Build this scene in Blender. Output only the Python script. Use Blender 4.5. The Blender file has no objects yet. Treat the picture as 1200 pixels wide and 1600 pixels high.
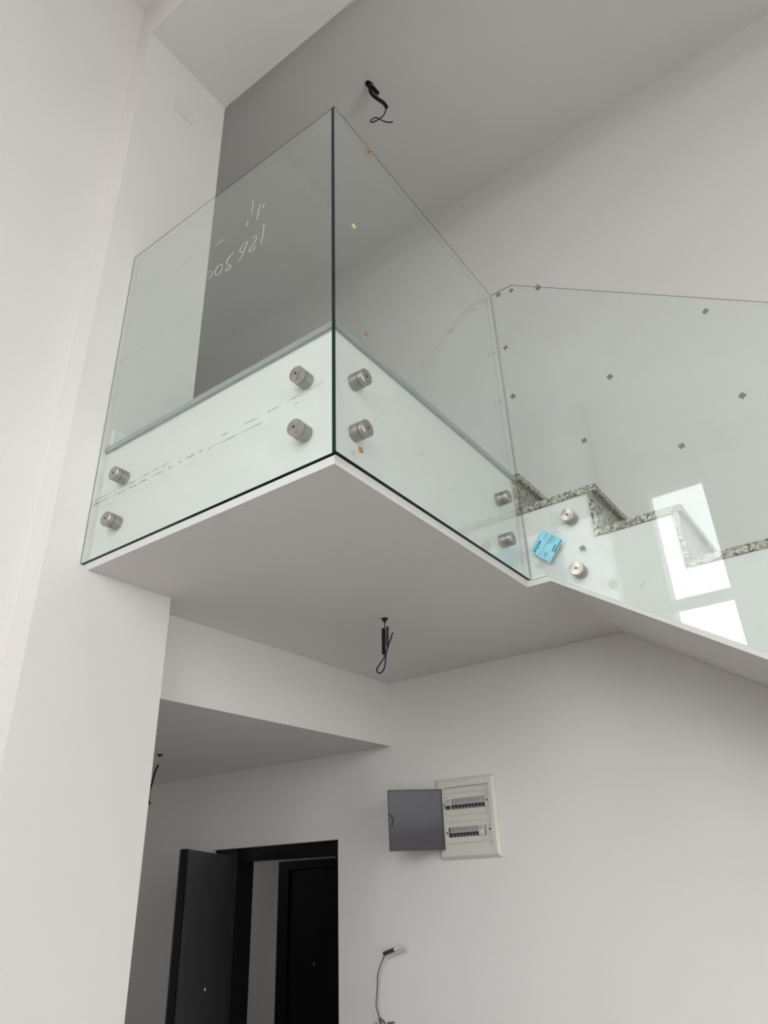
import bpy, bmesh, math, random
from mathutils import Vector, Matrix
random.seed(7)
sc = bpy.context.scene
C = sc.collection

# ---------------------------------------------------------------- camera
cam_d = bpy.data.cameras.new('camera')
cam = bpy.data.objects.new('camera', cam_d)
C.objects.link(cam)
cam_d.sensor_fit = 'VERTICAL'
cam_d.sensor_height = 36.0
cam_d.lens = 1112.80 * 36.0 / 1600.0
cam_d.clip_start = 0.02
cam.location = (0.9861, -1.2034, 1.877)
cam.rotation_mode = 'XYZ'
cam.rotation_euler = (2.0561, 0.0359, 0.6273)
sc.camera = cam

# ---------------------------------------------------------------- light and exposure
SKY = 9.3
world = bpy.data.worlds.new('overcast_sky')
sc.world = world
world.use_nodes = True
bg = world.node_tree.nodes['Background']
bg.inputs['Color'].default_value = (0.97, 0.985, 1.0, 1)
bg.inputs['Strength'].default_value = SKY
sc.view_settings.view_transform = 'Standard'
sc.view_settings.look = 'None'
sc.view_settings.gamma = 1.0
sc.view_settings.use_curve_mapping = False
sc.view_settings.exposure = 0.0
sc.cycles.use_denoising = True
sc.cycles.max_bounces = 14
sc.cycles.diffuse_bounces = 8
sc.cycles.glossy_bounces = 6
sc.cycles.transparent_max_bounces = 24
sc.cycles.sample_clamp_indirect = 8.0

# ---------------------------------------------------------------- dimensions (metres)
XP, XL, XB = -1.0545, -1.172, -1.1963      # pillar face, left wall, beam face under the landing
YQ, YE, W, YF = -0.1535, 0.3431, 1.9006, 1.1198   # pillar front / back, back wall, flight fascia
D, GT = 0.0308, 0.012                      # outer glass face in front of the fascia, glass thickness
ZS, ZF, ZL, ZBM, ZC = 2.84, 3.3115, 2.5176, 5.729, 6.058
YR, XR = -3.8, 5.5                         # rear wall and right wall
XE = -6.5                                  # end of the corridors
SLOPE = 0.6545
# openings that let the daylight in: x0, x1, z0, z1 in the rear wall
TALL = [(-0.575, 0.015), (0.72, 1.75), (1.87, 2.7)]
TALL_Z = (2.62, 5.62)

# ---------------------------------------------------------------- measured curves and marks (metres)
WRITING = [[[-0.3029,-0.0178,4.0885],[-0.2871,-0.0178,4.0848]],[[-0.359,-0.0178,4.0839],[-0.3607,-0.0178,4.0422],[-0.3623,-0.0178,4.0198]],[[-0.3776,-0.0178,3.9936],[-0.3873,-0.0178,3.9729]],[[-0.3,-0.0178,4.0246],[-0.3051,-0.0178,4.0145],[-0.3092,-0.0178,4.0082]],[[-0.3186,-0.0178,4.0388],[-0.3286,-0.0178,3.9994],[-0.3321,-0.0178,3.965]],[[-0.2961,-0.0178,3.9138],[-0.2966,-0.0178,3.8718],[-0.3045,-0.0178,3.8256]],[[-0.3498,-0.0178,3.887],[-0.3367,-0.0178,3.8891],[-0.3295,-0.0178,3.8795],[-0.3347,-0.0178,3.8588],[-0.3534,-0.0178,3.8452],[-0.3612,-0.0178,3.833],[-0.3516,-0.0178,3.8199],[-0.3387,-0.0178,3.822],[-0.3309,-0.0178,3.8341]],[[-0.374,-0.0178,3.8861],[-0.3809,-0.0178,3.8886],[-0.4003,-0.0178,3.8796],[-0.4081,-0.0178,3.8649],[-0.4025,-0.0178,3.8523],[-0.3892,-0.0178,3.852],[-0.3773,-0.0178,3.8705],[-0.3731,-0.0178,3.8854]],[[-0.389,-0.0178,3.8497],[-0.4003,-0.0178,3.8243],[-0.4174,-0.0178,3.816]],[[-0.4387,-0.0178,3.879],[-0.4586,-0.0178,3.8722],[-0.4735,-0.0178,3.8598],[-0.4744,-0.0178,3.8448],[-0.4545,-0.0178,3.8273],[-0.4701,-0.0178,3.8243],[-0.4759,-0.0178,3.8127],[-0.4593,-0.0178,3.8063],[-0.4494,-0.0178,3.8218]],[[-0.4989,-0.0178,3.8587],[-0.5179,-0.0178,3.8623],[-0.5325,-0.0178,3.845],[-0.5257,-0.0178,3.825],[-0.5132,-0.0178,3.817],[-0.4965,-0.0178,3.8349],[-0.4962,-0.0178,3.8547],[-0.504,-0.0178,3.863]],[[-0.5724,-0.0178,3.8617],[-0.5634,-0.0178,3.8672],[-0.5506,-0.0178,3.8589],[-0.5487,-0.0178,3.842],[-0.5593,-0.0178,3.831],[-0.5682,-0.0178,3.8255]],[[-0.5475,-0.0178,3.9831],[-0.5216,-0.0178,3.9886],[-0.5,-0.0178,3.9877]]]
STREAKS = [[[-1.0475,-0.0314,3.0793],[-0.8949,-0.0314,3.0804]],[[-0.8949,-0.0314,3.0804],[-0.8049,-0.0314,3.0776]],[[-0.8049,-0.0314,3.0776],[-0.7302,-0.0314,3.0813]],[[-0.7302,-0.0314,3.0813],[-0.6881,-0.0314,3.081]],[[-0.6829,-0.0314,3.081],[-0.6366,-0.0314,3.0806]],[[-1.0459,-0.0314,3.0613],[-0.9306,-0.0314,3.0607]],[[-1.038,-0.0314,3.0656],[-0.9384,-0.0314,3.0696]],[[-0.9306,-0.0314,3.0607],[-0.9019,-0.0314,3.0606]],[[-0.9019,-0.0314,3.0606],[-0.8535,-0.0314,3.0585]],[[-0.8426,-0.0314,3.0593],[-0.7986,-0.0314,3.0592]],[[-0.7961,-0.0314,3.0603],[-0.7394,-0.0314,3.059]],[[-0.7856,-0.0314,3.0624],[-0.7533,-0.0314,3.0623]],[[-0.7373,-0.0314,3.0622],[-0.6533,-0.0314,3.0578]],[[-0.6486,-0.0314,3.0598],[-0.6232,-0.0314,3.0597]],[[-0.5982,-0.0314,3.0597],[-0.579,-0.0314,3.0637]],[[-0.574,-0.0314,3.0637],[-0.518,-0.0314,3.0624]],[[-0.5061,-0.0314,3.0634],[-0.4824,-0.0314,3.0633]],[[-0.1488,-0.0314,3.0839],[-0.0921,-0.0314,3.0833]],[[-0.2254,-0.0314,3.0804],[-0.1665,-0.0314,3.082]],[[-0.3148,-0.0314,3.0812],[-0.2578,-0.0314,3.0807]],[[-0.4133,-0.0314,3.082],[-0.3783,-0.0314,3.0817]],[[-0.4665,-0.0314,3.0561],[-0.4462,-0.0314,3.0582]],[[-0.4462,-0.0314,3.0582],[-0.3271,-0.0314,3.0557]],[[-0.3271,-0.0314,3.0557],[-0.2331,-0.0314,3.0555]],[[-0.0665,-0.0314,3.0871],[-0.01,-0.0314,3.0875]],[[-0.1152,-0.0314,3.0623],[-0.1001,-0.0314,3.0612]]]
FAINT = [[[-1.0268,-0.0314,3.6774],[-0.8259,-0.0314,3.678]],[[-0.8206,-0.0314,3.6822],[-0.7554,-0.0314,3.6844]],[[-0.7559,-0.0314,3.6878],[-0.6633,-0.0314,3.6874]],[[-0.6575,-0.0314,3.6871],[-0.5849,-0.0314,3.6865]],[[-0.7549,-0.0314,3.9871],[-0.6587,-0.0314,3.9906]],[[-0.5282,-0.0314,3.9627],[-0.4832,-0.0314,3.9587]]]
SCRATCH = [[[0.0328,1.0884,3.0704],[0.0639,1.0884,3.1163]],[[0.0382,1.0884,3.0495],[0.0694,1.0884,3.0893]],[[0.4064,1.0884,2.7215],[0.4365,1.0884,2.7475]],[[0.3957,1.0884,2.713],[0.4231,1.0884,2.7341]],[[0.4859,1.0884,2.8062],[0.4988,1.0884,2.8255]]]
PADS_C = [[0.1257,1.102,4.2341],[0.0625,1.102,4.2463],[0.2503,1.102,4.1749],[0.8409,1.102,3.6895],[0.0602,1.102,3.9377],[0.0607,1.102,3.6746],[0.4607,1.102,3.5787],[0.8671,1.102,3.297],[0.3163,1.102,3.3469],[0.6427,1.102,3.1882],[0.2354,1.102,2.9231]]
PADS_B = [[0.0178,0.1715,4.2837],[0.0178,0.0615,3.7451],[0.0178,0.114,3.3343],[0.0178,0.0704,2.9033]]
PAD_BC = [0.0314,1.1078,3.2128]
STICKER = [[0.1036,1.0885,3.0333],[0.1745,1.0885,2.9691],[0.1124,1.0885,2.8975],[0.0445,1.0885,2.9611]]
UP_HOOK = [[-0.4184,0.8747,6.0238],[-0.4382,0.8747,6.0577],[-0.4518,0.8747,6.0751],[-0.4638,0.8747,6.0646],[-0.4531,0.8747,6.0352],[-0.4399,0.8747,6.0082]]
UP_CABLE = [[-0.4529,0.8747,6.0397],[-0.4399,0.8747,6.0082],[-0.4362,0.8747,5.9631],[-0.4158,0.8747,5.9023],[-0.3809,0.8747,5.8327],[-0.3499,0.8747,5.7721],[-0.3324,0.8747,5.7185]]
UP_BLOCK = [[-0.4329,0.8847,6.0213],[-0.395,0.8847,5.9198]]
UP_LINK = [[-0.4597,0.8847,6.0643],[-0.4427,0.8847,6.0427],[-0.4329,0.8847,6.0213]]
UP_LINK2 = [[-0.3901,0.8747,5.902],[-0.389,0.8747,5.8852],[-0.3836,0.8747,5.8487]]
UP_WIRE = [[-0.3339,0.8747,5.7221],[-0.3374,0.8747,5.7168],[-0.3419,0.8747,5.6909],[-0.3545,0.8747,5.6684],[-0.3778,0.8747,5.6623],[-0.4142,0.8747,5.6681],[-0.4405,0.8747,5.6837],[-0.4451,0.8747,5.6986],[-0.4297,0.8747,5.7038],[-0.4098,0.8747,5.6962],[-0.3876,0.8747,5.6671],[-0.3568,0.8747,5.6154],[-0.3229,0.8747,5.5738],[-0.2996,0.8747,5.5586]]
UP_AT = [-0.4512,0.8747,6.0582]
SO_AT = [-0.5993,1.0469,2.84]
SO_DROP = [[-0.5998,1.0469,2.8391],[-0.5992,1.0469,2.8257],[-0.6,1.0469,2.8077],[-0.6018,1.0469,2.794]]
SO_BLOCK = [[-0.6063,1.0469,2.7991],[-0.6098,1.0469,2.6939]]
SO_BLOCK2 = [[-0.5955,1.0589,2.8077],[-0.5991,1.0589,2.7306]]
SO_WIRE = [[-0.5585,1.0409,2.7709],[-0.578,1.0409,2.7299],[-0.5987,1.0409,2.6874],[-0.6184,1.0409,2.6643],[-0.638,1.0409,2.6451],[-0.642,1.0409,2.6324],[-0.6319,1.0409,2.621],[-0.6154,1.0409,2.6255],[-0.6043,1.0409,2.6405],[-0.5984,1.0409,2.6681],[-0.5951,1.0409,2.6906],[-0.5884,1.0409,2.7086],[-0.5865,1.0409,2.7238]]
LO_AT = [-2.1445,1.207,2.5176]
LO_LINK = [[-2.144,1.207,2.5183],[-2.1363,1.207,2.5057],[-2.1407,1.207,2.4875],[-2.1489,1.207,2.4699]]
LO_WIRE = [[-2.1487,1.207,2.4687],[-2.1665,1.207,2.4418],[-2.1765,1.207,2.413],[-2.184,1.207,2.3817],[-2.1943,1.207,2.3555],[-2.1969,1.207,2.3287],[-2.1946,1.207,2.306],[-2.1833,1.207,2.285]]
WA_BLOCK = [[-1.244,1.8556,1.6113],[-1.1856,1.8556,1.6288]]
WA_LOOP = [[-1.1993,1.8706,1.6297],[-1.1552,1.8706,1.6445],[-1.1399,1.8706,1.6446],[-1.1358,1.8706,1.6371],[-1.1409,1.8706,1.6289],[-1.1719,1.8706,1.6217],[-1.2097,1.8706,1.6084]]
WA_WIRE = [[-1.2487,1.8706,1.6079],[-1.2521,1.8706,1.6024],[-1.2706,1.8706,1.5752],[-1.2912,1.8706,1.534],[-1.296,1.8706,1.4914],[-1.3006,1.8706,1.4534],[-1.3056,1.8706,1.4199],[-1.3027,1.8706,1.3994],[-1.29,1.8706,1.3693],[-1.2874,1.8706,1.3592]]
WA_LOW = [[[-1.2991,1.8806,1.3635],[-1.2936,1.8806,1.3475],[-1.2913,1.8806,1.3294]],[[-1.2929,1.8806,1.3658],[-1.2779,1.8806,1.3574],[-1.2662,1.8806,1.3469],[-1.2639,1.8806,1.3309]],[[-1.2175,1.8806,1.3554],[-1.2297,1.8806,1.3528],[-1.2478,1.8806,1.3515],[-1.2605,1.8806,1.3391]],[[-1.3152,1.8806,1.3474],[-1.3218,1.8806,1.3358],[-1.3038,1.8806,1.3247]]]

# ---------------------------------------------------------------- helpers
def tag(o, label=None, cat=None, group=None, kind=None):
    if label: o['label'] = label
    if cat: o['category'] = cat
    if group: o['group'] = group
    if kind: o['kind'] = kind
    return o

def thing(name, label, cat, loc=(0, 0, 0), group=None):
    o = bpy.data.objects.new(name, None)
    C.objects.link(o)
    o.location = loc
    o.empty_display_size = 0.1
    return tag(o, label, cat, group)

def origin_of(p):
    v = Vector((0, 0, 0))
    while p is not None:
        v += p.location
        p = p.parent
    return v

def obj(name, bm, mats, parent=None, smooth=False, label=None, kind=None):
    """one mesh object; coordinates given in world space, stored relative to the parent"""
    off = origin_of(parent)
    for v in bm.verts:
        v.co -= off
    bmesh.ops.recalc_face_normals(bm, faces=bm.faces)
    me = bpy.data.meshes.new(name)
    bm.to_mesh(me)
    bm.free()
    for m in (mats if isinstance(mats, (list, tuple)) else [mats]):
        me.materials.append(m)
    if smooth:
        for p in me.polygons:
            p.use_smooth = True
        try:
            me.set_sharp_from_angle(angle=math.radians(40))
        except Exception:
            pass
    o = bpy.data.objects.new(name, me)
    C.objects.link(o)
    o.parent = parent
    return tag(o, label, None, None, kind)

def struct(name, bm, mats, parent=None):
    return obj(name, bm, mats, parent, kind=None if parent else 'structure')

def box(bm, x0, x1, y0, y1, z0, z1, bevel=0.0, mi=0):
    r = bmesh.ops.create_cube(bm, size=1.0)
    vs = r['verts']
    for v in vs:
        v.co = Vector(((x0 + x1) / 2 + v.co.x * (x1 - x0), (y0 + y1) / 2 + v.co.y * (y1 - y0), (z0 + z1) / 2 + v.co.z * (z1 - z0)))
    fs = {f for v in vs for f in v.link_faces}
    for f in fs: f.material_index = mi
    if bevel > 0:
        es = list({e for v in vs for e in v.link_edges})
        bmesh.ops.bevel(bm, geom=es, offset=bevel, segments=2, affect='EDGES', profile=0.5)
    return bm

def B(*a, **k):
    return box(bmesh.new(), *a, **k)

def prism(bm, pts, axis, a, b, side=0, cap=0):
    """polygon pts (two coords) extruded along axis from a to b; cap / side material indices"""
    def mk(p, t):
        return [(t, p[0], p[1]), (p[0], t, p[1]), (p[0], p[1], t)][axis]
    va = [bm.verts.new(mk(p, a)) for p in pts]
    vb = [bm.verts.new(mk(p, b)) for p in pts]
    f = bm.faces.new(va); f.material_index = cap
    f = bm.faces.new(vb[::-1]); f.material_index = cap
    n = len(pts)
    for i in range(n):
        f = bm.faces.new((va[i], va[(i + 1) % n], vb[(i + 1) % n], vb[i])); f.material_index = side
    return bm

def tube(bm, pts, r, n=8, sub=4, mi=0):
    """round cable through the points (Catmull-Rom), capped ends"""
    P = [Vector(p) for p in pts]
    Q = []
    if len(P) > 2 and sub > 1:
        E = [P[0] * 2 - P[1]] + P + [P[-1] * 2 - P[-2]]
        for i in range(1, len(E) - 2):
            p0, p1, p2, p3 = E[i - 1:i + 3]
            for k in range(sub):
                t = k / sub
                Q.append(0.5 * ((2 * p1) + (p2 - p0) * t + (2 * p0 - 5 * p1 + 4 * p2 - p3) * t * t + (3 * p1 - p0 - 3 * p2 + p3) * t ** 3))
        Q.append(P[-1])
    else:
        Q = P
    rings = []
    up = None
    for i, q in enumerate(Q):
        d = (Q[min(i + 1, len(Q) - 1)] - Q[max(i - 1, 0)]).normalized()
        if up is None:
            up = d.orthogonal().normalized()
        up = (up - d * up.dot(d))
        up = up.normalized() if up.length > 1e-6 else d.orthogonal().normalized()
        s = d.cross(up)
        rings.append([bm.verts.new(q + (up * math.cos(2 * math.pi * k / n) + s * math.sin(2 * math.pi * k / n)) * r) for k in range(n)])
    for a, b in zip(rings, rings[1:]):
        for k in range(n):
            f = bm.faces.new((a[k], a[(k + 1) % n], b[(k + 1) % n], b[k])); f.material_index = mi
    f = bm.faces.new(rings[0][::-1]); f.material_index = mi
    f = bm.faces.new(rings[-1]); f.material_index = mi
    return bm

def lathe(bm, base, axis, prof, n=32, mis=None):
    """profile [(t along axis, radius)] turned round the axis; radius 0 closes the end"""
    base = Vector(base); d = Vector(axis).normalized()
    u = d.orthogonal().normalized(); w = d.cross(u)
    rings = []
    for t, r in prof:
        c = base + d * t
        if r < 1e-6: rings.append([bm.verts.new(c)])
        else: rings.append([bm.verts.new(c + (u * math.cos(2 * math.pi * k / n) + w * math.sin(2 * math.pi * k / n)) * r) for k in range(n)])
    for i, (a, b) in enumerate(zip(rings, rings[1:])):
        for k in range(n):
            k2 = (k + 1) % n
            if len(a) == 1 and len(b) == 1: continue
            if len(a) == 1: f = bm.faces.new((a[0], b[k2], b[k]))
            elif len(b) == 1: f = bm.faces.new((a[k], a[k2], b[0]))
            else: f = bm.faces.new((a[k], a[k2], b[k2], b[k]))
            f.material_index = mis[i] if mis else 0
    return bm

def holed(bm, fixed, a, b, u0, u1, z0, z1, holes):
    """wall slab between a and b on axis `fixed` (0 or 1) with rectangular holes (u0,u1,z0,z1)"""
    us = sorted({u0, u1} | {h[i] for h in holes for i in (0, 1)})
    zs = sorted({z0, z1} | {h[i] for h in holes for i in (2, 3)})
    nu, nz = len(us) - 1, len(zs) - 1
    solid = [[not any(h[0] - 1e-6 <= us[i] and us[i + 1] <= h[1] + 1e-6 and h[2] - 1e-6 <= zs[j] and zs[j + 1] <= h[3] + 1e-6 for h in holes)
              for j in range(nz)] for i in range(nu)]
    cache = {}
    def V(i, j, t):
        k = (i, j, t)
        if k not in cache:
            c = a if t == 0 else b
            cache[k] = bm.verts.new((c, us[i], zs[j]) if fixed == 0 else (us[i], c, zs[j]))
        return cache[k]
    for i in range(nu):
        for j in range(nz):
            if not solid[i][j]: continue
            for t in (0, 1):
                bm.faces.new((V(i, j, t), V(i + 1, j, t), V(i + 1, j + 1, t), V(i, j + 1, t)))
            for di, dj, p, q in ((-1, 0, (i, j), (i, j + 1)), (1, 0, (i + 1, j), (i + 1, j + 1)), (0, -1, (i, j), (i + 1, j)), (0, 1, (i, j + 1), (i + 1, j + 1))):
                ii, jj = i + di, j + dj
                if 0 <= ii < nu and 0 <= jj < nz and solid[ii][jj]: continue
                bm.faces.new((V(*p, 0), V(*q, 0), V(*q, 1), V(*p, 1)))
    return bm

# ---------------------------------------------------------------- materials
def mat(name, col, rough=0.6, metal=0.0, spec=0.5):
    m = bpy.data.materials.new(name)
    m.use_nodes = True
    b = m.node_tree.nodes['Principled BSDF']
    b.inputs['Base Color'].default_value = (*col, 1)
    b.inputs['Roughness'].default_value = rough
    b.inputs['Metallic'].default_value = metal
    b.inputs['Specular IOR Level'].default_value = spec
    return m

def nodes(m):
    return m.node_tree.nodes, m.node_tree.links, m.node_tree.nodes['Principled BSDF']

def plaster(name, col, amp=0.02):
    m = mat(name, col, 0.85, 0, 0.25)
    N, L, b = nodes(m)
    tc = N.new('ShaderNodeTexCoord')
    n1 = N.new('ShaderNodeTexNoise'); n1.inputs['Scale'].default_value = 1.3; n1.inputs['Detail'].default_value = 5
    L.new(tc.outputs['Object'], n1.inputs['Vector'])
    r = N.new('ShaderNodeValToRGB')
    r.color_ramp.elements[0].position = 0.3; r.color_ramp.elements[1].position = 0.7
    r.color_ramp.elements[0].color = (*[c * (1 - amp) for c in col], 1)
    r.color_ramp.elements[1].color = (*[min(1, c * (1 + amp)) for c in col], 1)
    L.new(n1.outputs['Fac'], r.inputs['Fac']); L.new(r.outputs['Color'], b.inputs['Base Color'])
    n2 = N.new('ShaderNodeTexNoise'); n2.inputs['Scale'].default_value = 160; n2.inputs['Detail'].default_value = 3
    L.new(tc.outputs['Object'], n2.inputs['Vector'])
    bp = N.new('ShaderNodeBump'); bp.inputs['Strength'].default_value = 0.04; bp.inputs['Distance'].default_value = 0.002
    L.new(n2.outputs['Fac'], bp.inputs['Height']); L.new(bp.outputs['Normal'], b.inputs['Normal'])
    return m

def granite(name):
    m = mat(name, (0.4, 0.38, 0.33), 0.35, 0, 0.4)
    N, L, b = nodes(m)
    tc = N.new('ShaderNodeTexCoord')
    v1 = N.new('ShaderNodeTexVoronoi'); v1.inputs['Scale'].default_value = 125
    n0 = N.new('ShaderNodeTexNoise'); n0.inputs['Scale'].default_value = 60; n0.inputs['Detail'].default_value = 2
    mx = N.new('ShaderNodeVectorMath'); mx.operation = 'MULTIPLY_ADD'
    mx.inputs[1].default_value = (0.02, 0.02, 0.02)
    L.new(tc.outputs['Object'], n0.inputs['Vector'])
    L.new(n0.outputs['Color'], mx.inputs[0]); L.new(tc.outputs['Object'], mx.inputs[2])
    L.new(mx.outputs[0], v1.inputs['Vector'])
    sp = N.new('ShaderNodeSeparateColor')
    L.new(v1.outputs['Color'], sp.inputs[0])
    r = N.new('ShaderNodeValToRGB'); cr = r.color_ramp; cr.interpolation = 'CONSTANT'
    cr.elements[0].position = 0.0; cr.elements[0].color = (0.05, 0.045, 0.035, 1)
    cr.elements[1].position = 0.16; cr.elements[1].color = (0.21, 0.185, 0.145, 1)
    for p, c in ((0.40, (0.35, 0.315, 0.255)), (0.70, (0.55, 0.51, 0.43)), (0.86, (0.27, 0.245, 0.2))):
        e = cr.elements.new(p); e.color = (*c, 1)
    L.new(sp.outputs[0], r.inputs['Fac'])
    L.new(r.outputs['Color'], b.inputs['Base Color'])
    return m

def glass_mat(name, tint):
    """clear sheet: tinted see-through with real Fresnel reflection and a trace of dust"""
    m = bpy.data.materials.new(name)
    m.use_nodes = True
    N, L = m.node_tree.nodes, m.node_tree.links
    N.clear()
    out = N.new('ShaderNodeOutputMaterial')
    tr = N.new('ShaderNodeBsdfTransparent'); tr.inputs['Color'].default_value = (*tint, 1)
    gl = N.new('ShaderNodeBsdfGlossy'); gl.inputs['Roughness'].default_value = 0.0
    gl.inputs['Color'].default_value = (1, 1, 1, 1)
    geo = N.new('ShaderNodeNewGeometry')
    ior = N.new('ShaderNodeMapRange')
    ior.inputs['To Min'].default_value = 1.4; ior.inputs['To Max'].default_value = 1 / 1.4
    L.new(geo.outputs['Backfacing'], ior.inputs['Value'])
    fr = N.new('ShaderNodeFresnel'); L.new(ior.outputs['Result'], fr.inputs['IOR'])
    mix = N.new('ShaderNodeMixShader')
    L.new(fr.outputs[0], mix.inputs[0]); L.new(tr.outputs[0], mix.inputs[1]); L.new(gl.outputs[0], mix.inputs[2])
    df = N.new('ShaderNodeBsdfDiffuse'); df.inputs['Color'].default_value = (0.75, 0.78, 0.76, 1)
    tc = N.new('ShaderNodeTexCoord')
    nz = N.new('ShaderNodeTexNoise'); nz.inputs['Scale'].default_value = 5; nz.inputs['Detail'].default_value = 6; nz.inputs['Distortion'].default_value = 1.5
    L.new(tc.outputs['Object'], nz.inputs['Vector'])
    mr = N.new('ShaderNodeMapRange')
    mr.inputs['From Min'].default_value = 0.4; mr.inputs['From Max'].default_value = 0.75
    mr.inputs['To Min'].default_value = 0.008; mr.inputs['To Max'].default_value = 0.022
    L.new(nz.outputs['Fac'], mr.inputs['Value'])
    m2 = N.new('ShaderNodeMixShader')
    L.new(mr.outputs['Result'], m2.inputs[0]); L.new(mix.outputs[0], m2.inputs[1]); L.new(df.outputs[0], m2.inputs[2])
    L.new(m2.outputs[0], out.inputs['Surface'])
    return m

def film_mat(name, col, alpha):
    m = mat(name, col, 0.7)
    m.node_tree.nodes['Principled BSDF'].inputs['Alpha'].default_value = alpha
    return m

WHITE = plaster('white_wall_paint', (0.69, 0.666, 0.652))
CEIL = plaster('white_ceiling_paint', (0.69, 0.666, 0.652))
FLOOR = mat('grey_floor_screed', (0.19, 0.18, 0.172), 0.6)
FINISH = mat('grey_floor_finish', (0.28, 0.29, 0.285), 0.5)
GRANITE = granite('speckled_granite')
GLASS = glass_mat('balustrade_glass', (0.962, 0.988, 0.979))
GEDGE = mat('dark_green_glass_edge', (0.004, 0.016, 0.013), 0.25, 0.0, 0.15)
GRIM = mat('grey_polished_glass_rim', (0.05, 0.062, 0.057), 0.2)
WGLASS = glass_mat('window_glass', (0.99, 0.995, 0.99))
def brushed(name, axis):
    m = mat(name, (0.42, 0.395, 0.37), 0.30, 1.0)
    N, L, p = nodes(m)
    tg = N.new('ShaderNodeTangent'); tg.direction_type = 'RADIAL'; tg.axis = axis
    p.inputs['Anisotropic'].default_value = 0.75
    L.new(tg.outputs[0], p.inputs['Tangent'])
    return m
STEEL = mat('brushed_steel', (0.36, 0.34, 0.315), 0.30, 1.0)
STEEL_X, STEEL_Y = brushed('turned_steel_facing_side', 'X'), brushed('turned_steel_facing_front', 'Y')
GASKET = mat('dark_gasket', (0.03, 0.03, 0.03), 0.7)
HOLE = mat('socket_black', (0.01, 0.01, 0.01), 0.8)
BLACKDOOR = mat('black_door_paint', (0.006, 0.006, 0.007), 0.45, 0.0, 0.2)
CHARDOOR = mat('charcoal_door_panel', (0.05, 0.05, 0.054), 0.5)
PVC = mat('ivory_plastic', (0.60, 0.585, 0.53), 0.4)
GREYPL = mat('grey_breaker_plastic', (0.36, 0.37, 0.36), 0.5)
DARKPL = mat('dark_switch_plastic', (0.045, 0.048, 0.048), 0.5, 0.0, 0.2)
CABLE = mat('black_cable', (0.007, 0.007, 0.008), 0.6, 0.0, 0.2)
BLUEW = mat('blue_black_wire', (0.022, 0.026, 0.055), 0.5, 0.0, 0.2)
GREYW = mat('grey_wire', (0.10, 0.10, 0.10), 0.5)
CLEARP = mat('translucent_sleeve', (0.62, 0.60, 0.58), 0.35)
COPPER = mat('copper_strand', (0.3, 0.28, 0.26), 0.4, 0.6)
FRAME = mat('anthracite_window_frame', (0.5, 0.5, 0.5), 0.4)
PADG = mat('grey_spacer_foam', (0.17, 0.17, 0.16), 0.8)
PADO = mat('brown_cork', (0.36, 0.19, 0.09), 0.8)
PADC = mat('cream_foam', (0.62, 0.56, 0.40), 0.8)
BLUE = mat('sky_blue_paper', (0.27, 0.61, 0.74), 0.5)
INK = mat('dark_print', (0.015, 0.06, 0.09), 0.6)
CHALK = film_mat('white_marker', (0.85, 0.85, 0.82), 0.7)
RESID = film_mat('grey_tape_residue', (0.16, 0.17, 0.17), 0.62)
RESIDF = film_mat('faint_tape_residue', (0.35, 0.36, 0.35), 0.4)
DOORTINT = mat('smoked_plastic_door', (0.055, 0.050, 0.056), 0.12, 0.0, 0.12)

# ---------------------------------------------------------------- the room shell
T = 0.3
struct('floor', B(XE, XR, YR, W + 1.3, -0.25, 0.0), FLOOR)
struct('ground', B(-40, 40, -60, YR - 0.35, -0.8, -0.5), mat('outdoor_ground', (0.09, 0.095, 0.075), 0.9))
DX0, DX1, DZ = -2.48, -1.545, 2.103
FX0, FX1, FZ0, FZ1 = -0.892, -0.650, 2.012, 2.286       # recess of the fuse box
struct('wall_back', holed(bmesh.new(), 1, W, W + T, XE, XR, 0, ZC, [(DX0, DX1, 0, DZ), (FX0, FX1, FZ0, FZ1)]), WHITE)
struct('wall_left', B(XE, XL, YR, YQ, 0, ZC), WHITE)
struct('wall_pillar', B(XE, XP, YQ, YE, 0, ZC), WHITE)
CW = (YE + 0.25, W - 0.5, 0.9, 2.1)  # unseen corridor-end opening, added to brighten the lower corridor
struct('wall_corridor', holed(bmesh.new(), 0, XE - 0.3, XE, YQ, W + T, 0, ZC, [CW]), WHITE)
struct('ceiling', B(XE, XR, YR, W + T, ZC, ZC + 0.25), CEIL)
struct('ceiling_beam', B(XP, XR, YQ, YE, ZBM, ZC), CEIL)
struct('ceiling_corridor', B(XE, XB, YE, W, ZL, ZF - 0.020), CEIL)
struct('floor_upper', B(XE, XB, YE, W, ZF - 0.020, ZF), FINISH)

# rear wall with its windows (behind the camera; first mirrored in the glass, others added for light) and right wall
SL = (2.4, 4.6, 0.0, 2.35)
holes = [(a, b, *TALL_Z) for a, b in TALL] + [SL]
struct('wall_rear', holed(bmesh.new(), 1, YR - T, YR, XE, XR, 0, ZC, holes), WHITE)
RW = [(-3.7, -0.5, 0.0, 2.25), (-3.7, -1.5, 2.6, 4.0)]  # unseen side windows, placed and sized to tune the room light
struct('wall_right', holed(bmesh.new(), 0, XR, XR + T, YR - T, W + T, 0, ZC, RW), WHITE)

def portal(name, loc, rot, sx, sy):
    l = bpy.data.lights.new(name, 'AREA'); l.shape = 'RECTANGLE'; l.size = sx; l.size_y = sy
    l.cycles.is_portal = True
    o = bpy.data.objects.new(name, l); C.objects.link(o)
    o.location = loc; o.rotation_euler = rot

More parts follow.
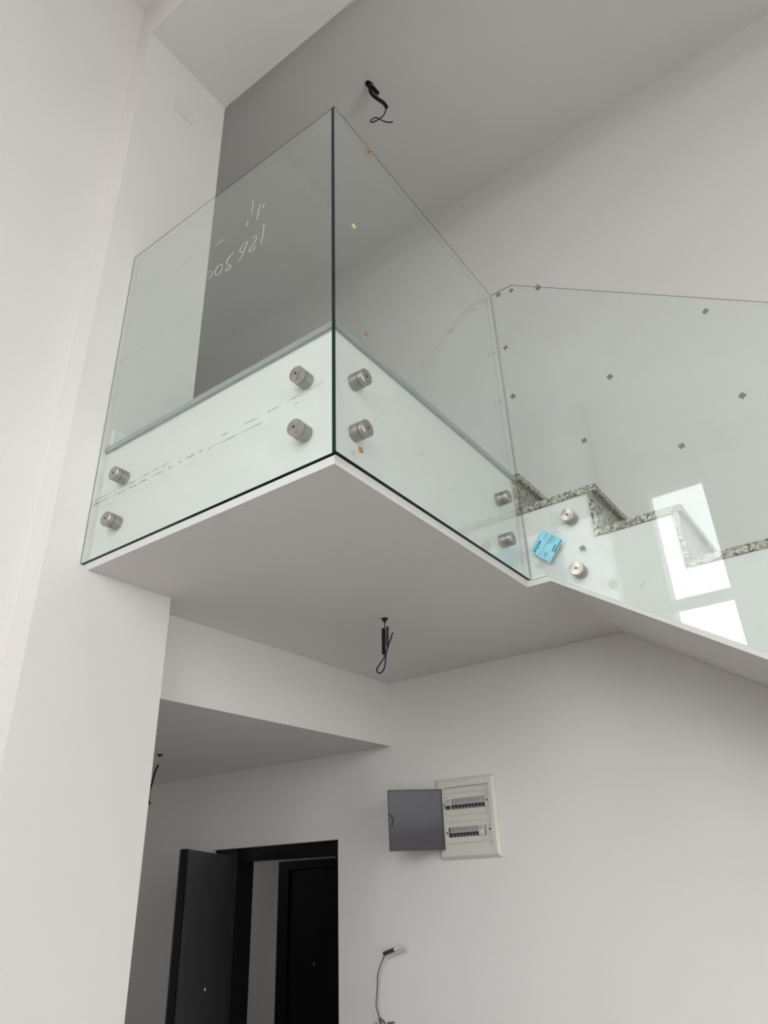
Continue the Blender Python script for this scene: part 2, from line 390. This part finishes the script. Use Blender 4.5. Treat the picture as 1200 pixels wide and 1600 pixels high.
nwin = 0
def window(fixed, u0, u1, z0, z1, bars_z=(), bars_u=()):
    global nwin
    nwin += 1
    XS = XR if u0 != CW[0] else XE - 0.3
    ww = bpy.data.objects.new('window_%d' % nwin, None); C.objects.link(ww); ww['kind'] = 'structure'
    bm = bmesh.new()
    f = 0.0
    c0, c1 = ((YR - 0.08, YR - 0.02) if fixed == 1 else (XS + 0.02, XS + 0.08))
    def bb(a, b, c, d):
        if fixed == 1: box(bm, a, b, c0, c1, c, d)
        else: box(bm, c0, c1, a, b, c, d)
    for z in bars_z: bb(u0, u1, z - 0.055, z + 0.055)
    for u in bars_u: bb(u - 0.04, u + 0.04, z0, z1)
    e = 0.012
    for a, b, c, d in ((u0, u0 + e, z0, z1), (u1 - e, u1, z0, z1), (u0 + e, u1 - e, z0, z0 + e), (u0 + e, u1 - e, z1 - e, z1)): bb(a, b, c, d)
    obj('window_frame', bm, FRAME, ww)
    bm = bmesh.new()
    m = (c0 + c1) / 2
    if fixed == 1: box(bm, u0 + e, u1 - e, m - 0.003, m + 0.003, z0 + e, z1 - e)
    else: box(bm, m - 0.003, m + 0.003, u0 + e, u1 - e, z0 + e, z1 - e)
    obj('window_pane', bm, WGLASS, ww)
    if fixed == 1: portal('portal', ((u0 + u1) / 2, YR - 0.1, (z0 + z1) / 2), (math.pi / 2, 0, 0), u1 - u0, z1 - z0)
    elif XS == XR: portal('portal', (XR + 0.1, (u0 + u1) / 2, (z0 + z1) / 2), (math.pi / 2, 0, math.pi / 2), u1 - u0, z1 - z0)
    else: portal('portal', (XE - 0.32, (u0 + u1) / 2, (z0 + z1) / 2), (math.pi / 2, 0, -math.pi / 2), u1 - u0, z1 - z0)

for a, b in TALL: window(1, a, b, *TALL_Z, bars_z=(4.265,))
window(1, *SL, bars_u=(3.5,))
for h in RW: window(0, *h)
window(0, *CW)  # added window, there only to light the corridor

# stair hall beyond the front door
HY = W + 1.3
struct('wall_hall', holed(bmesh.new(), 1, HY, HY + 0.2, XE, -0.6, 0, 2.6, []), WHITE)
struct('ceiling_hall', B(XE, -0.6, W + T, HY, 2.6, 2.7), WHITE)
struct('wall_hall_left', B(XE - 0.3, XE, W + T, HY + 0.2, 0, 2.7), WHITE)
struct('wall_hall_right', B(-0.8, -0.6, W + T, HY, 0, 2.6), WHITE)

hl = bpy.data.lights.new('hall_fill_light', 'POINT'); hl.energy = 4.2; hl.shadow_soft_size = 0.1  # added light without a fixture, lifts the dim stair hall
ho = bpy.data.objects.new('hall_fill_light', hl); C.objects.link(ho); ho.location = (-4.6, W + 0.75, 2.4)

# skirting on the landing, on the pillar face
struct('baseboard_left', B(XP, XP + 0.011, 0.004, YE - 0.002, ZF, ZF + 0.088, bevel=0.003), mat('white_skirting', (0.74, 0.74, 0.72), 0.4))

# ---------------------------------------------------------------- staircase
st = thing('staircase', 'white plastered landing and stair flight with speckled granite treads along the back wall', 'staircase', (0, YF, 0))
NS = 17
nose = [(0.035, ZF + 0.004), (0.320, 3.164), (0.592, 2.985)]
rise = (nose[2][1]) / 15.0
for i in range(3, NS): nose.append((nose[-1][0] + 0.2735, nose[-1][1] - rise))
TH, OV, RT = 0.027, 0.017, 0.018
# landing slab
e = 0.001
lp = [(XB + e, YE + e), (XP + e, YE + e), (XP + e, 0), (0, 0), (0, W - e), (XB + e, W - e)]
obj('landing_slab', prism(bmesh.new(), lp, 2, ZS, ZF - 0.020), WHITE, st)
obj('floor_finish', prism(bmesh.new(), [(XB + e, YE + e), (XP + e, YE + e), (XP + e, -0.012), (0.012, -0.012), (0.012, YF - 0.01), (-0.2405, YF - 0.01), (-0.2405, W - e), (XB + e, W - e)], 2, ZF - 0.020, ZF), FINISH, st)
# sloping flight: saw-tooth top under the treads, straight soffit
pts = [(0.0, ZS), (0.0, nose[0][1] - TH)]
for i in range(NS - 1):
    x = nose[i][0] - OV - RT
    if i: pts.append((x, nose[i][1] - TH))
    pts.append((x, nose[i + 1][1] - TH))
xe = nose[NS - 1][0] - OV - RT
pts.append((xe, nose[NS - 1][1] - TH)); pts.append((xe, 0.0))
x_foot = 0.0926 + ZS / SLOPE
pts.append((min(x_foot, xe - 0.05), 0.0)); pts.append((0.0926, ZS))
if pts[1][0] >= nose[0][0] - OV - RT: pts[1] = (0.0, nose[0][1] - TH)
bm = bmesh.new()
prism(bm, pts, 1, YF, W - e)
bmesh.ops.triangulate(bm, faces=[f for f in bm.faces if len(f.verts) > 4])
obj('flight_slab', bm, WHITE, st)
for i, (x, z) in enumerate(nose):
    xb = (nose[i - 1][0] - OV - RT) if i else -0.24
    obj('tread', B(xb, x, YF - 0.010, W - e, z - TH, z, bevel=0.002), GRANITE, st)
    zb = (nose[i + 1][1]) if i + 1 < NS else 0.0
    obj('riser', B(x - OV - RT, x - OV, YF - 0.008, W - e, zb, z - TH), GRANITE, st)

# ---------------------------------------------------------------- glass balustrades
def pane(parent, poly, axis, a, b, dark_edges, rim=0.0022):
    """glass sheet; a is the outer face. Cut edges: polished rim line, then dark green or clear"""
    bm = bmesh.new()
    s = 1 if b > a else -1
    def mk(p, t):
        return [(t, p[0], p[1]), (p[0], t, p[1]), (p[0], p[1], t)][axis]
    R = [[bm.verts.new(mk(p, t)) for p in poly] for t in (a, a + s * rim, b)]
    n = len(poly)
    bm.faces.new(R[0]); bm.faces.new(R[2][::-1])
    for k in (0, 1):
        for i in range(n):
            f = bm.faces.new((R[k][i], R[k][(i + 1) % n], R[k + 1][(i + 1) % n], R[k + 1][i]))
            f.material_index = 1 if i in dark_edges else (2 if k == 0 else 0)
    return obj('glass_pane', bm, [GLASS, GEDGE, GRIM], parent)

def standoff(parent, base, n):
    n = Vector(n); b = Vector(base)
    bm = lathe(bmesh.new(), b, n, [(0.0006, 0), (0.0006, 0.0242), (0.0014, 0.025), (D - 0.0008, 0.025), (D - 0.0008, 0)])
    s = obj('standoff', bm, STEEL, parent, smooth=True)
    g = lathe(bmesh.new(), b, n, [(D - 0.0008, 0), (D - 0.0008, 0.0243), (D + 0.0012, 0.0243), (D + 0.0012, 0)])
    obj('gasket', g, GASKET, s)
    L = D + 0.019
    bm = lathe(bmesh.new(), b, n, [(D + 0.0012, 0), (D + 0.0012, 0.025), (L - 0.0015, 0.025), (L, 0.0235), (L, 0.0036), (L - 0.006, 0.0032), (L - 0.006, 0)], mis=[0, 0, 0, 0, 1, 1])
    obj('cap', bm, [STEEL_X if abs(n.x) > 0.5 else STEEL_Y, HOLE], s, smooth=True)

def pad(parent, c, axis, size, rot, m, label, th=0.003, name='spacer_pad'):
    c = Vector(c)
    ax = [Vector((1, 0, 0)), Vector((0, 1, 0)), Vector((0, 0, 1))]
    nrm = ax[axis]; u = ax[1 - axis]; w = ax[2]
    cu, su = math.cos(rot), math.sin(rot)
    a, b = u * cu + w * su, w * cu - u * su
    bm = bmesh.new()
    k = 0.82 + 0.25 * random.random()
    vs = []
    for t in (-th / 2, th / 2):
        for i, j in ((-1, -1), (1, -1), (1, 1), (-1, 1)):
            vs.append(bm.verts.new(c + nrm * t + a * (i * size / 2) + b * (j * size / 2 * k)))
    for q in ((0, 1, 2, 3), (7, 6, 5, 4), (0, 4, 5, 1), (1, 5, 6, 2), (2, 6, 7, 3), (3, 7, 4, 0)):
        bm.faces.new([vs[i] for i in q])
    return obj(name, bm, m, parent, label=label)

def ribbon(bm, p, q, axis, w, n=3):
    """thin sliver stuck on the glass face (normal along axis)"""
    p, q = Vector(p), Vector(q)
    d = (q - p).normalized()
    nn = [Vector((1, 0, 0)), Vector((0, 1, 0)), Vector((0, 0, 1))][axis]
    s = d.cross(nn).normalized()
    a, b = [], []
    for i in range(n + 1):
        t = i / n
        ww = w * (0.35 + 0.65 * random.random()) * (0.25 if i in (0, n) else 1)
        c = p + (q - p) * t + s * random.uniform(-0.0006, 0.0006)
        a.append(bm.verts.new(c + s * ww / 2)); b.append(bm.verts.new(c - s * ww / 2))
    for i in range(n):
        bm.faces.new((a[i], a[i + 1], b[i + 1], b[i]))

ZB, ZT = 2.8505, 4.2505
# sheet on the left, facing the room
gA = thing('glass_balustrade', 'left glass balustrade sheet with handwritten digits, ending at the white pillar', 'balustrade', (-0.52, -D, ZB), 'frameless glass balustrade sheets')
pane(gA, [(XP + 0.002, ZB), (0.0175, ZB), (0.0175, ZT), (XP + 0.002, ZT)], 1, -D, -D + GT, (0, 1))
for x, z in ((-0.098, 3.149), (-0.100, 2.971), (-0.918, 3.140), (-0.921, 2.969)): standoff(gA, (x, 0, z), (0, -1, 0))
wr = thing('handwriting', None, None, (-0.4, -0.0178, 3.95)); wr.location -= origin_of(gA); wr.parent = gA
wr['label'] = 'white handwritten digits on the inner face of the glass'
for st_ in WRITING: obj('stroke', tube(bmesh.new(), st_, 0.0011, 5, 3), CHALK, wr)
bm = bmesh.new()
for p, q in STREAKS: ribbon(bm, p, q, 1, 0.005, 5)
o = obj('tape_residue', bm, RESID, gA, kind='stuff', label='grey broken lines of tape residue across the glass')
bm = bmesh.new()
for p, q in FAINT: ribbon(bm, p, q, 1, 0.006, 6)
obj('tape_residue', bm, RESIDF, gA, kind='stuff', label='faint broken lines of tape residue on the upper glass')
# sheet on the right of the corner, running to the stairs
gB = thing('glass_balustrade', 'middle glass balustrade sheet between the dark corner edge and the granite stairs', 'balustrade', (D, 0.52, ZB), 'frameless glass balustrade sheets')
pane(gB, [(-D - 0.001, ZB), (YF - D, ZB), (YF - D, ZT), (-D - 0.001, ZT)], 0, D, D - GT, (0, 3))
for y, z in ((0.084, 3.148), (0.083, 2.974), (0.953, 3.136), (0.939, 2.960)): standoff(gB, (0, y, z), (1, 0, 0))
for i, p in enumerate(PADS_B):
    pad(gB, (D + 0.0017 if i else D - GT / 2, p[1], p[2] if i else ZT + 0.001), 0, 0.017, [0.5, 0.9, 0.7, 0.25][i], [PADO, PADC, PADO, PADO][i], ['brown cork pad on the top edge', 'cream foam pad', 'brown cork pad', 'brown cork pad'][i], th=0.003 if i else GT + 0.003)
# sheet beside the stair flight
gC = thing('glass_balustrade', 'right glass balustrade sheet beside the granite steps with a sky blue paper label', 'balustrade', (0.6, YF - D, 2.4), 'frameless glass balustrade sheets')
x1 = 1.75
xs = D + 0.003
cp = [(xs, ZB), (0.0933, ZB), (x1, ZB - (x1 - 0.0933) * 0.6585), (x1, ZT - (x1 - 0.1365) * 0.7163), (0.1365, ZT), (xs, ZT)]
pane(gC, cp, 1, YF - D, YF - D + GT, (), rim=0.004)
for x, z in ((0.211, 3.053), (0.211, 2.841), (1.55, 2.10), (1.55, 1.95)): standoff(gC, (x, YF, z), (0, -1, 0))
rots = [0.6, 0.9, 0.45, 0.75, 0.35, 0.6, 0.55, 0.65, 0.22, 0.22, 0.25]
for i, p in enumerate(PADS_C):
    top = i == 2
    pad(gC, (p[0], YF - D + GT / 2 if top else YF - D + GT + 0.0017, ZT - (p[0] - 0.1365) * 0.7163 + 0.0005 if top else p[2]), 1, 0.019, rots[i], PADO if top else PADG,
        'brown cork pad on the top edge' if top else 'small grey foam pad', th=GT + 0.002 if top else 0.003)
pad(gC, (PAD_BC[0] + 0.012, YF - D + GT + 0.0017, PAD_BC[2]), 1, 0.018, 0.9, PADO, 'brown cork pad')
# paper label with its print
a, b, c, d = [Vector(p) for p in STICKER]
yl = YF - D - 0.0008
def lp_(u, v, dy=0.0):
    q = a + (b - a) * u + (d - a) * v + (c - a - (b - a) - (d - a)) * (u * v)
    return Vector((q.x, yl - dy, q.z))
bm = bmesh.new()
vs = [bm.verts.new(lp_(u, v)) for u, v in ((0, 0), (1, 0), (1, 1), (0, 1))] + [bm.verts.new(lp_(u, v) + Vector((0, 0.0006, 0))) for u, v in ((0, 0), (1, 0), (1, 1), (0, 1))]
for q in ((0, 1, 2, 3), (7, 6, 5, 4), (0, 4, 5, 1), (1, 5, 6, 2), (2, 6, 7, 3), (3, 7, 4, 0)): bm.faces.new([vs[i] for i in q])
stk = obj('paper_label', bm, BLUE, gC, label='sky blue printed paper label stuck on the glass')
bm = bmesh.new()
def bar(u0, u1, v0, v1, gap=0.0):
    n = max(1, int((v1 - v0) / gap)) if gap else 1
    for i in range(n):
        s = v0 + (v1 - v0) * i / n
        e = s + (v1 - v0) / n * (random.uniform(0.5, 0.85) if gap else 1)
        bm.faces.new([bm.verts.new(lp_(u, v, 0.0003)) for u, v in ((u0, s), (u1, s), (u1, e), (u0, e))])
bar(0.13, 0.22, 0.43, 0.95, 0.018)
bar(0.03, 0.045, 0.2, 0.98, 0.03)
bar(0.235, 0.255, 0.04, 0.33, 0.03); bar(0.315, 0.335, 0.02, 0.34, 0.03)
bar(0.455, 0.475, 0.03, 0.95, 0.03)
for u in (0.505, 0.545, 0.59): bar(u, u + 0.018, 0.03, 0.38, 0.03)
bar(0.70, 0.715, 0.06, 0.25, 0.03); bar(0.77, 0.785, 0.05, 0.13, 0.03); bar(0.65, 0.662, 0.05, 0.36, 0.03)
bar(0.92, 0.985, 0.02, 0.60, 0.055); bar(0.81, 0.875, 0.29, 0.60, 0.055)
for u in (0.60, 0.64, 0.68, 0.72): bar(u, u + 0.018, 0.71, 0.92, 0.035)
bar(0.26, 0.29, 0.68, 0.78, 0.03); bar(0.90, 0.915, 0.80, 0.97, 0.03)
obj('print', bm, INK, stk)
bm = bmesh.new()
for p, q in SCRATCH: ribbon(bm, p, q, 1, 0.0022, 4)
obj('scratch', bm, RESIDF, gC, kind='stuff', label='short grey scuff lines on the glass')

# ---------------------------------------------------------------- front door
d1 = bpy.data.objects.new('door_1', None); C.objects.link(d1)
d1.location = ((DX0 + DX1) / 2, W, 0); d1['kind'] = 'structure'
bm = bmesh.new()
fy0, fy1 = W + 0.03, W + 0.16
box(bm, DX0, DX0 + 0.18, fy0, fy1, 0, DZ)
box(bm, DX1 - 0.055, DX1, fy0 + 0.02, fy1, 0, DZ)
box(bm, DX0 + 0.18, DX1 - 0.055, fy0 + 0.02, fy1, 2.035, DZ)
obj('door_frame', bm, BLACKDOOR, d1)
hx, hy = -2.318, W + 0.012
th = math.radians(-56.5)
LW, LT = 0.90, 0.04
dirv = Vector((math.cos(th), math.sin(th), 0)); nrm = Vector((-math.sin(th), math.cos(th), 0))
def leaf_box(bm, s0, s1, t0, t1, z0, z1):
    o = Vector((hx, hy, 0))
    pts = [o + dirv * s + nrm * t for s, t in ((s0, t0), (s1, t0), (s1, t1), (s0, t1))]
    prism(bm, [(p.x, p.y) for p in pts], 2, z0, z1)
bm = bmesh.new()
leaf_box(bm, 0.0, LW - 0.025, -LT, 0.0, 0.01, 2.064)
lf = obj('door_leaf', bm, CHARDOOR, d1, label='open charcoal door leaf')
bm = bmesh.new(); leaf_box(bm, LW - 0.0249, LW, -LT + 0.014, 0.0, 0.01, 2.064)
obj('leaf_edge', bm, BLACKDOOR, lf)
bm = bmesh.new(); leaf_box(bm, LW - 0.032, LW - 0.004, 0.0, 0.004, 1.20, 1.365)
obj('lock_plate', bm, STEEL, lf)
bm = lathe(bmesh.new(), Vector((hx, hy, 1.48)) + dirv * 0.42, nrm, [(0, 0), (0, 0.012), (0.006, 0.010), (0.006, 0)], 16)
obj('peephole', bm, STEEL, lf)
# neighbouring door across the hall
d2 = bpy.data.objects.new('door_2', None); C.objects.link(d2)
d2.location = (-2.58, HY, 0); d2['kind'] = 'structure'
bm = bmesh.new()
box(bm, -3.135, -3.035, HY - 0.05, HY, 0, 2.075); box(bm, -2.135, -2.035, HY - 0.05, HY, 0, 2.075); box(bm, -3.035, -2.135, HY - 0.05, HY, 2.02, 2.075)
obj('door_frame', bm, BLACKDOOR, d2)
l2 = obj('door_leaf', B(-3.035, -2.135, HY - 0.035, HY - 0.002, 0.0, 2.02, bevel=0.004), BLACKDOOR, d2)
obj('peephole', lathe(bmesh.new(), (-2.79, HY - 0.035, 1.43), (0, -1, 0), [(0, 0), (0, 0.014), (0.006, 0.011), (0.006, 0)], 16), STEEL, l2)

# ---------------------------------------------------------------- fuse box
fb = thing('fuse_box', 'ivory electrical distribution box with two rows of breakers and open smoked door on the wall', 'fuse box', (-0.774, W, 1.98))
px0, px1, pz0, pz1 = -0.929, -0.617, 1.979, 2.322
y0 = W - 0.022
bm = bmesh.new()
ix0, ix1, iz0, iz1 = -0.893, -0.648, 2.024, 2.283
# bevelled frame
def ring(bm, o, i, yo, yi, yb):
    O = [(o[0], o[2]), (o[1], o[2]), (o[1], o[3]), (o[0], o[3])]
    I = [(i[0], i[2]), (i[1], i[2]), (i[1], i[3]), (i[0], i[3])]
    k = 0.012
    M = [(o[0] + k, o[2] + k), (o[1] - k, o[2] + k), (o[1] - k, o[3] - k), (o[0] + k, o[3] - k)]
    vb = [bm.verts.new((x, W, z)) for x, z in O]
    vo = [bm.verts.new((x, yo, z)) for x, z in O]
    vm = [bm.verts.new((x, yi, z)) for x, z in M]
    vi = [bm.verts.new((x, yi, z)) for x, z in I]
    vd = [bm.verts.new((x, yb, z)) for x, z in I]
    for A, Bq in ((vb, vo), (vo, vm), (vm, vi), (vi, vd)):
        for j in range(4):
            bm.faces.new((A[j], A[(j + 1) % 4], Bq[(j + 1) % 4], Bq[j]))
ring(bm, (px0, px1, pz0, pz1), (ix0, ix1, iz0, iz1), W - 0.010, y0, W - 0.004)
obj('box_frame', bm, PVC, fb)
yc = W - 0.008
rows = [(-0.886, -0.673, 2.186, 2.234), (-0.880, -0.684, 2.069, 2.111)]
bm = holed(bmesh.new(), 1, yc, yc + 0.006, ix0 + 0.0005, ix1 - 0.0005, iz0 + 0.0005, iz1 - 0.0005, [rows[0], rows[1]])
cov = obj('inner_cover', bm, PVC, fb)
bm = bmesh.new()
for r in rows:   # raised mouldings round each row
    e = 0.022
    for q in ((r[0] + 0.002, r[1] - 0.002, r[3] + e, r[3] + e + 0.004), (r[0] + 0.002, r[1] - 0.002, r[2] - e - 0.004, r[2] - e)):
        box(bm, q[0], q[1], yc - 0.006, yc, q[2], q[3])
for x in (rows[0][1] + 0.002,):
    box(bm, x, x + 0.004, yc - 0.006, yc, rows[0][2] - 0.026, rows[0][3] + 0.026)
    box(bm, x, x + 0.004, yc - 0.006, yc, rows[1][2] - 0.026, rows[1][3] + 0.026)
obj('moulding', bm, PVC, cov)
obj('box_back', B(FX0 + 0.002, FX1 - 0.002, W + 0.05, W + 0.06, FZ0 + 0.002, FZ1 - 0.002), DARKPL, fb)
for x, z in ((-0.8895, 2.211), (-0.665, 2.214), (-0.8885, 2.089), (-0.663, 2.092)):
    obj('screw', lathe(bmesh.new(), (x, yc, z), (0, -1, 0), [(0, 0), (0, 0.0042), (0.002, 0.0036), (0.002, 0)], 12), HOLE, fb)
PRINT = mat('grey_breaker_print', (0.16, 0.17, 0.17), 0.6)
def breaker(x, w, r, body, white=False, toggle=True, low=False):
    zc = (r[2] + r[3]) / 2
    hgt = r[3] - r[2] - 0.002
    b = obj('circuit_breaker', B(x + 0.0004, x + w - 0.0004, yc - 0.006, W + 0.04, zc - hgt / 2, zc + hgt / 2, bevel=0.0008), body, fb)
    if toggle:
        bm = bmesh.new()
        zt = zc - hgt * 0.26
        box(bm, x + w * 0.17, x + w * 0.83, yc - 0.0075, yc - 0.0062, zt - 0.009, zt + 0.004)
        box(bm, x + w * 0.24, x + w * 0.76, yc - 0.016, yc - 0.0075, zt - 0.002, zt + 0.006)
        obj('toggle', bm, DARKPL, b)
    bm = bmesh.new()
    for k in range(3):
        z = zc + hgt * (0.12 + 0.11 * k)
        box(bm, x + w * 0.2, x + w * random.uniform(0.55, 0.85), yc - 0.0064, yc - 0.0058, z, z + 0.0022)
    obj('print', bm, PRINT, b)
r = rows[0]; m = (r[1] - r[0]) / 12
breaker(r[0], m * 2, r, PVC)
for i in range(2, 12): breaker(r[0] + m * i, m, r, GREYPL)
r = rows[1]; xk0 = r[0] + 0.012; m = (r[1] - 0.006 - xk0) / 10.6
for i in range(9): breaker(xk0 + m * i, m, r, GREYPL)
breaker(xk0 + m * 9, m * 1.6, r, PVC, toggle=False)
# smoked door, swung open to the left
hx, hy = ix0 + 0.002, W - 0.030
ang = math.radians(180 + 46)
dv = Vector((math.cos(ang), math.sin(ang), 0)); nv = Vector((-dv.y, dv.x, 0))
DWd = 0.258
zb0, zb1 = 2.020, 2.278
def dbox(bm, s0, s1, t0, t1, z0, z1):
    p = [Vector((hx, hy, 0)) + dv * s + nv * t for s, t in ((s0, t0), (s1, t0), (s1, t1), (s0, t1))]
    prism(bm, [(q.x, q.y) for q in p], 2, z0, z1)
bm = bmesh.new(); dbox(bm, 0.003, DWd - 0.003, -0.001, 0.002, zb0 + 0.003, zb1 - 0.003)
fd = obj('smoked_door', bm, DOORTINT, fb, label='open smoked grey plastic door')
bm = bmesh.new()
for s0, s1, z0, z1 in ((0, DWd, zb0, zb0 + 0.003), (0, DWd, zb1 - 0.003, zb1), (0, 0.003, zb0 + 0.003, zb1 - 0.003), (DWd - 0.003, DWd, zb0 + 0.003, zb1 - 0.003)):
    dbox(bm, s0, s1, -0.003, 0.006, z0, z1)
obj('door_rim', bm, DARKPL, fd)
bm = bmesh.new()
zc = 2.145
pp = []
for k in range(13):
    t = -math.pi / 2 + math.pi * k / 12
    pp.append((DWd - 0.002 - 0.018 * math.cos(t), zc + 0.028 * math.sin(t)))
va = [Vector((hx, hy, 0)) + dv * s + nv * 0.0065 + Vector((0, 0, z)) for s, z in pp]
tube(bm, va, 0.002, 6, 1)
obj('finger_latch', bm, DARKPL, fd)
for z in (zb0 + 0.06, zb1 - 0.06):
    obj('hinge', lathe(bmesh.new(), (hx - 0.001, hy + 0.005, z), (0, 0, 1), [(0, 0), (0, 0.004), (0.025, 0.004), (0.025, 0)], 10), PVC, fb)

# ---------------------------------------------------------------- blank cover high on the pillar
COVER = mat('off_white_plate', (0.665, 0.642, 0.63), 0.6)
cv = thing('blank_cover', 'small white painted blanking plate high on the pillar face', 'cover plate', (XP, 0.09, 5.345))
obj('plate', B(XP, XP + 0.004, 0.033, 0.149, 5.347, 5.455, bevel=0.0015), COVER, cv)
obj('plate_lip', B(XP + 0.004, XP + 0.006, 0.041, 0.141, 5.354, 5.448, bevel=0.0008), COVER, cv)

# ---------------------------------------------------------------- loose electric wires
def hole_disc(name, at, nrm, r, parent):
    return obj(name, lathe(bmesh.new(), at, nrm, [(-0.0005, 0), (-0.0005, r), (0.0015, r * 0.9), (0.0015, 0)], 20), HOLE, parent)

w1 = thing('ceiling_wire', 'black cable with a curled thin wire end hanging from the upper ceiling', 'wire', UP_AT)
hole_disc('cable_outlet', UP_AT, (0, 0, -1), 0.018, w1)
zmax = ZC - 0.002
cl = lambda ps, zm: [(p[0], p[1], min(p[2], zm)) for p in ps]
obj('cable', tube(tube(bmesh.new(), cl([UP_AT] + UP_CABLE, zmax), 0.0105, 10, 5), cl(UP_HOOK, zmax - 0.004), 0.004, 8, 4), CABLE, w1, smooth=True)
obj('terminal_block', tube(bmesh.new(), UP_BLOCK, 0.0125, 8, 1), CABLE, w1)
obj('terminal_lead', tube(bmesh.new(), cl(UP_LINK[:3], zmax), 0.003, 6, 3), GREYW, w1)
obj('terminal_lead', tube(bmesh.new(), UP_LINK2, 0.0022, 6, 3), GREYW, w1)
obj('wire_end', tube(bmesh.new(), UP_WIRE, 0.0038, 8, 6), BLUEW, w1, smooth=True)

w2 = thing('ceiling_wire', 'black connector with a looped wire hanging from the landing soffit', 'wire', SO_AT)
bm = lathe(bmesh.new(), SO_AT, (0, 0, -1), [(0, 0), (0, 0.015), (0.003, 0.013), (0.018, 0.002), (0.018, 0)], 16)
obj('cable_outlet', bm, HOLE, w2)
obj('lead', tube(bmesh.new(), cl([SO_AT] + SO_DROP, ZS), 0.0022, 6, 3), CABLE, w2)
obj('terminal_block', tube(bmesh.new(), SO_BLOCK, 0.0082, 6, 1), CABLE, w2)
obj('terminal_block', tube(bmesh.new(), SO_BLOCK2, 0.0056, 6, 1), mat('brown_black_plastic', (0.03, 0.018, 0.016), 0.5), w2)
obj('wire_end', tube(bmesh.new(), SO_WIRE, 0.0031, 8, 6), BLUEW, w2, smooth=True)

w3 = thing('ceiling_wire', 'thin black wire hanging from the low corridor ceiling beside the pillar edge', 'wire', LO_AT)
bm = lathe(bmesh.new(), LO_AT, (0, 0, -1), [(0, 0), (0, 0.016), (0.002, 0.014), (0.012, 0.003), (0.012, 0)], 16)
obj('cable_outlet', bm, HOLE, w3)
obj('lead', tube(bmesh.new(), cl([LO_AT] + LO_LINK[1:], ZL), 0.0018, 6, 3), CLEARP, w3)
obj('wire_end', tube(bmesh.new(), LO_WIRE, 0.0046, 8, 5), CABLE, w3, smooth=True)

w4 = thing('wall_wire', 'thin grey wire with a dark connector hanging on the wall right of the door', 'wire', (-1.27, W, 1.33))
obj('wire', tube(bmesh.new(), WA_WIRE, 0.0030, 8, 5), GREYW, w4, smooth=True)
obj('terminal_block', tube(bmesh.new(), WA_BLOCK, 0.0085, 8, 1), mat('dark_grey_plastic', (0.045, 0.045, 0.042), 0.5), w4)
obj('sleeve', tube(bmesh.new(), WA_LOOP, 0.0030, 8, 5), CLEARP, w4, smooth=True)
obj('sleeve', tube(bmesh.new(), [WA_BLOCK[1], (-1.145, 1.862, 1.640)], 0.0065, 8, 1), CLEARP, w4, smooth=True)
for ps in WA_LOW:
    obj('loose_end', tube(bmesh.new(), ps, 0.0034, 8, 4), GREYW, w4, smooth=True)
obj('wall_outlet', lathe(bmesh.new(), (-1.28, W, 1.305), (0, -1, 0), [(0, 0), (0, 0.034), (0.004, 0.032), (0.004, 0.026), (0.001, 0.025), (0.001, 0)], 24, [0, 0, 0, 1, 1]), [PVC, HOLE], w4)
obj('lead', tube(bmesh.new(), [(-1.2874, 1.8706, 1.3592), (-1.285, 1.885, 1.33), (-1.28, W - 0.002, 1.305)], 0.003, 8, 4), GREYW, w4, smooth=True)
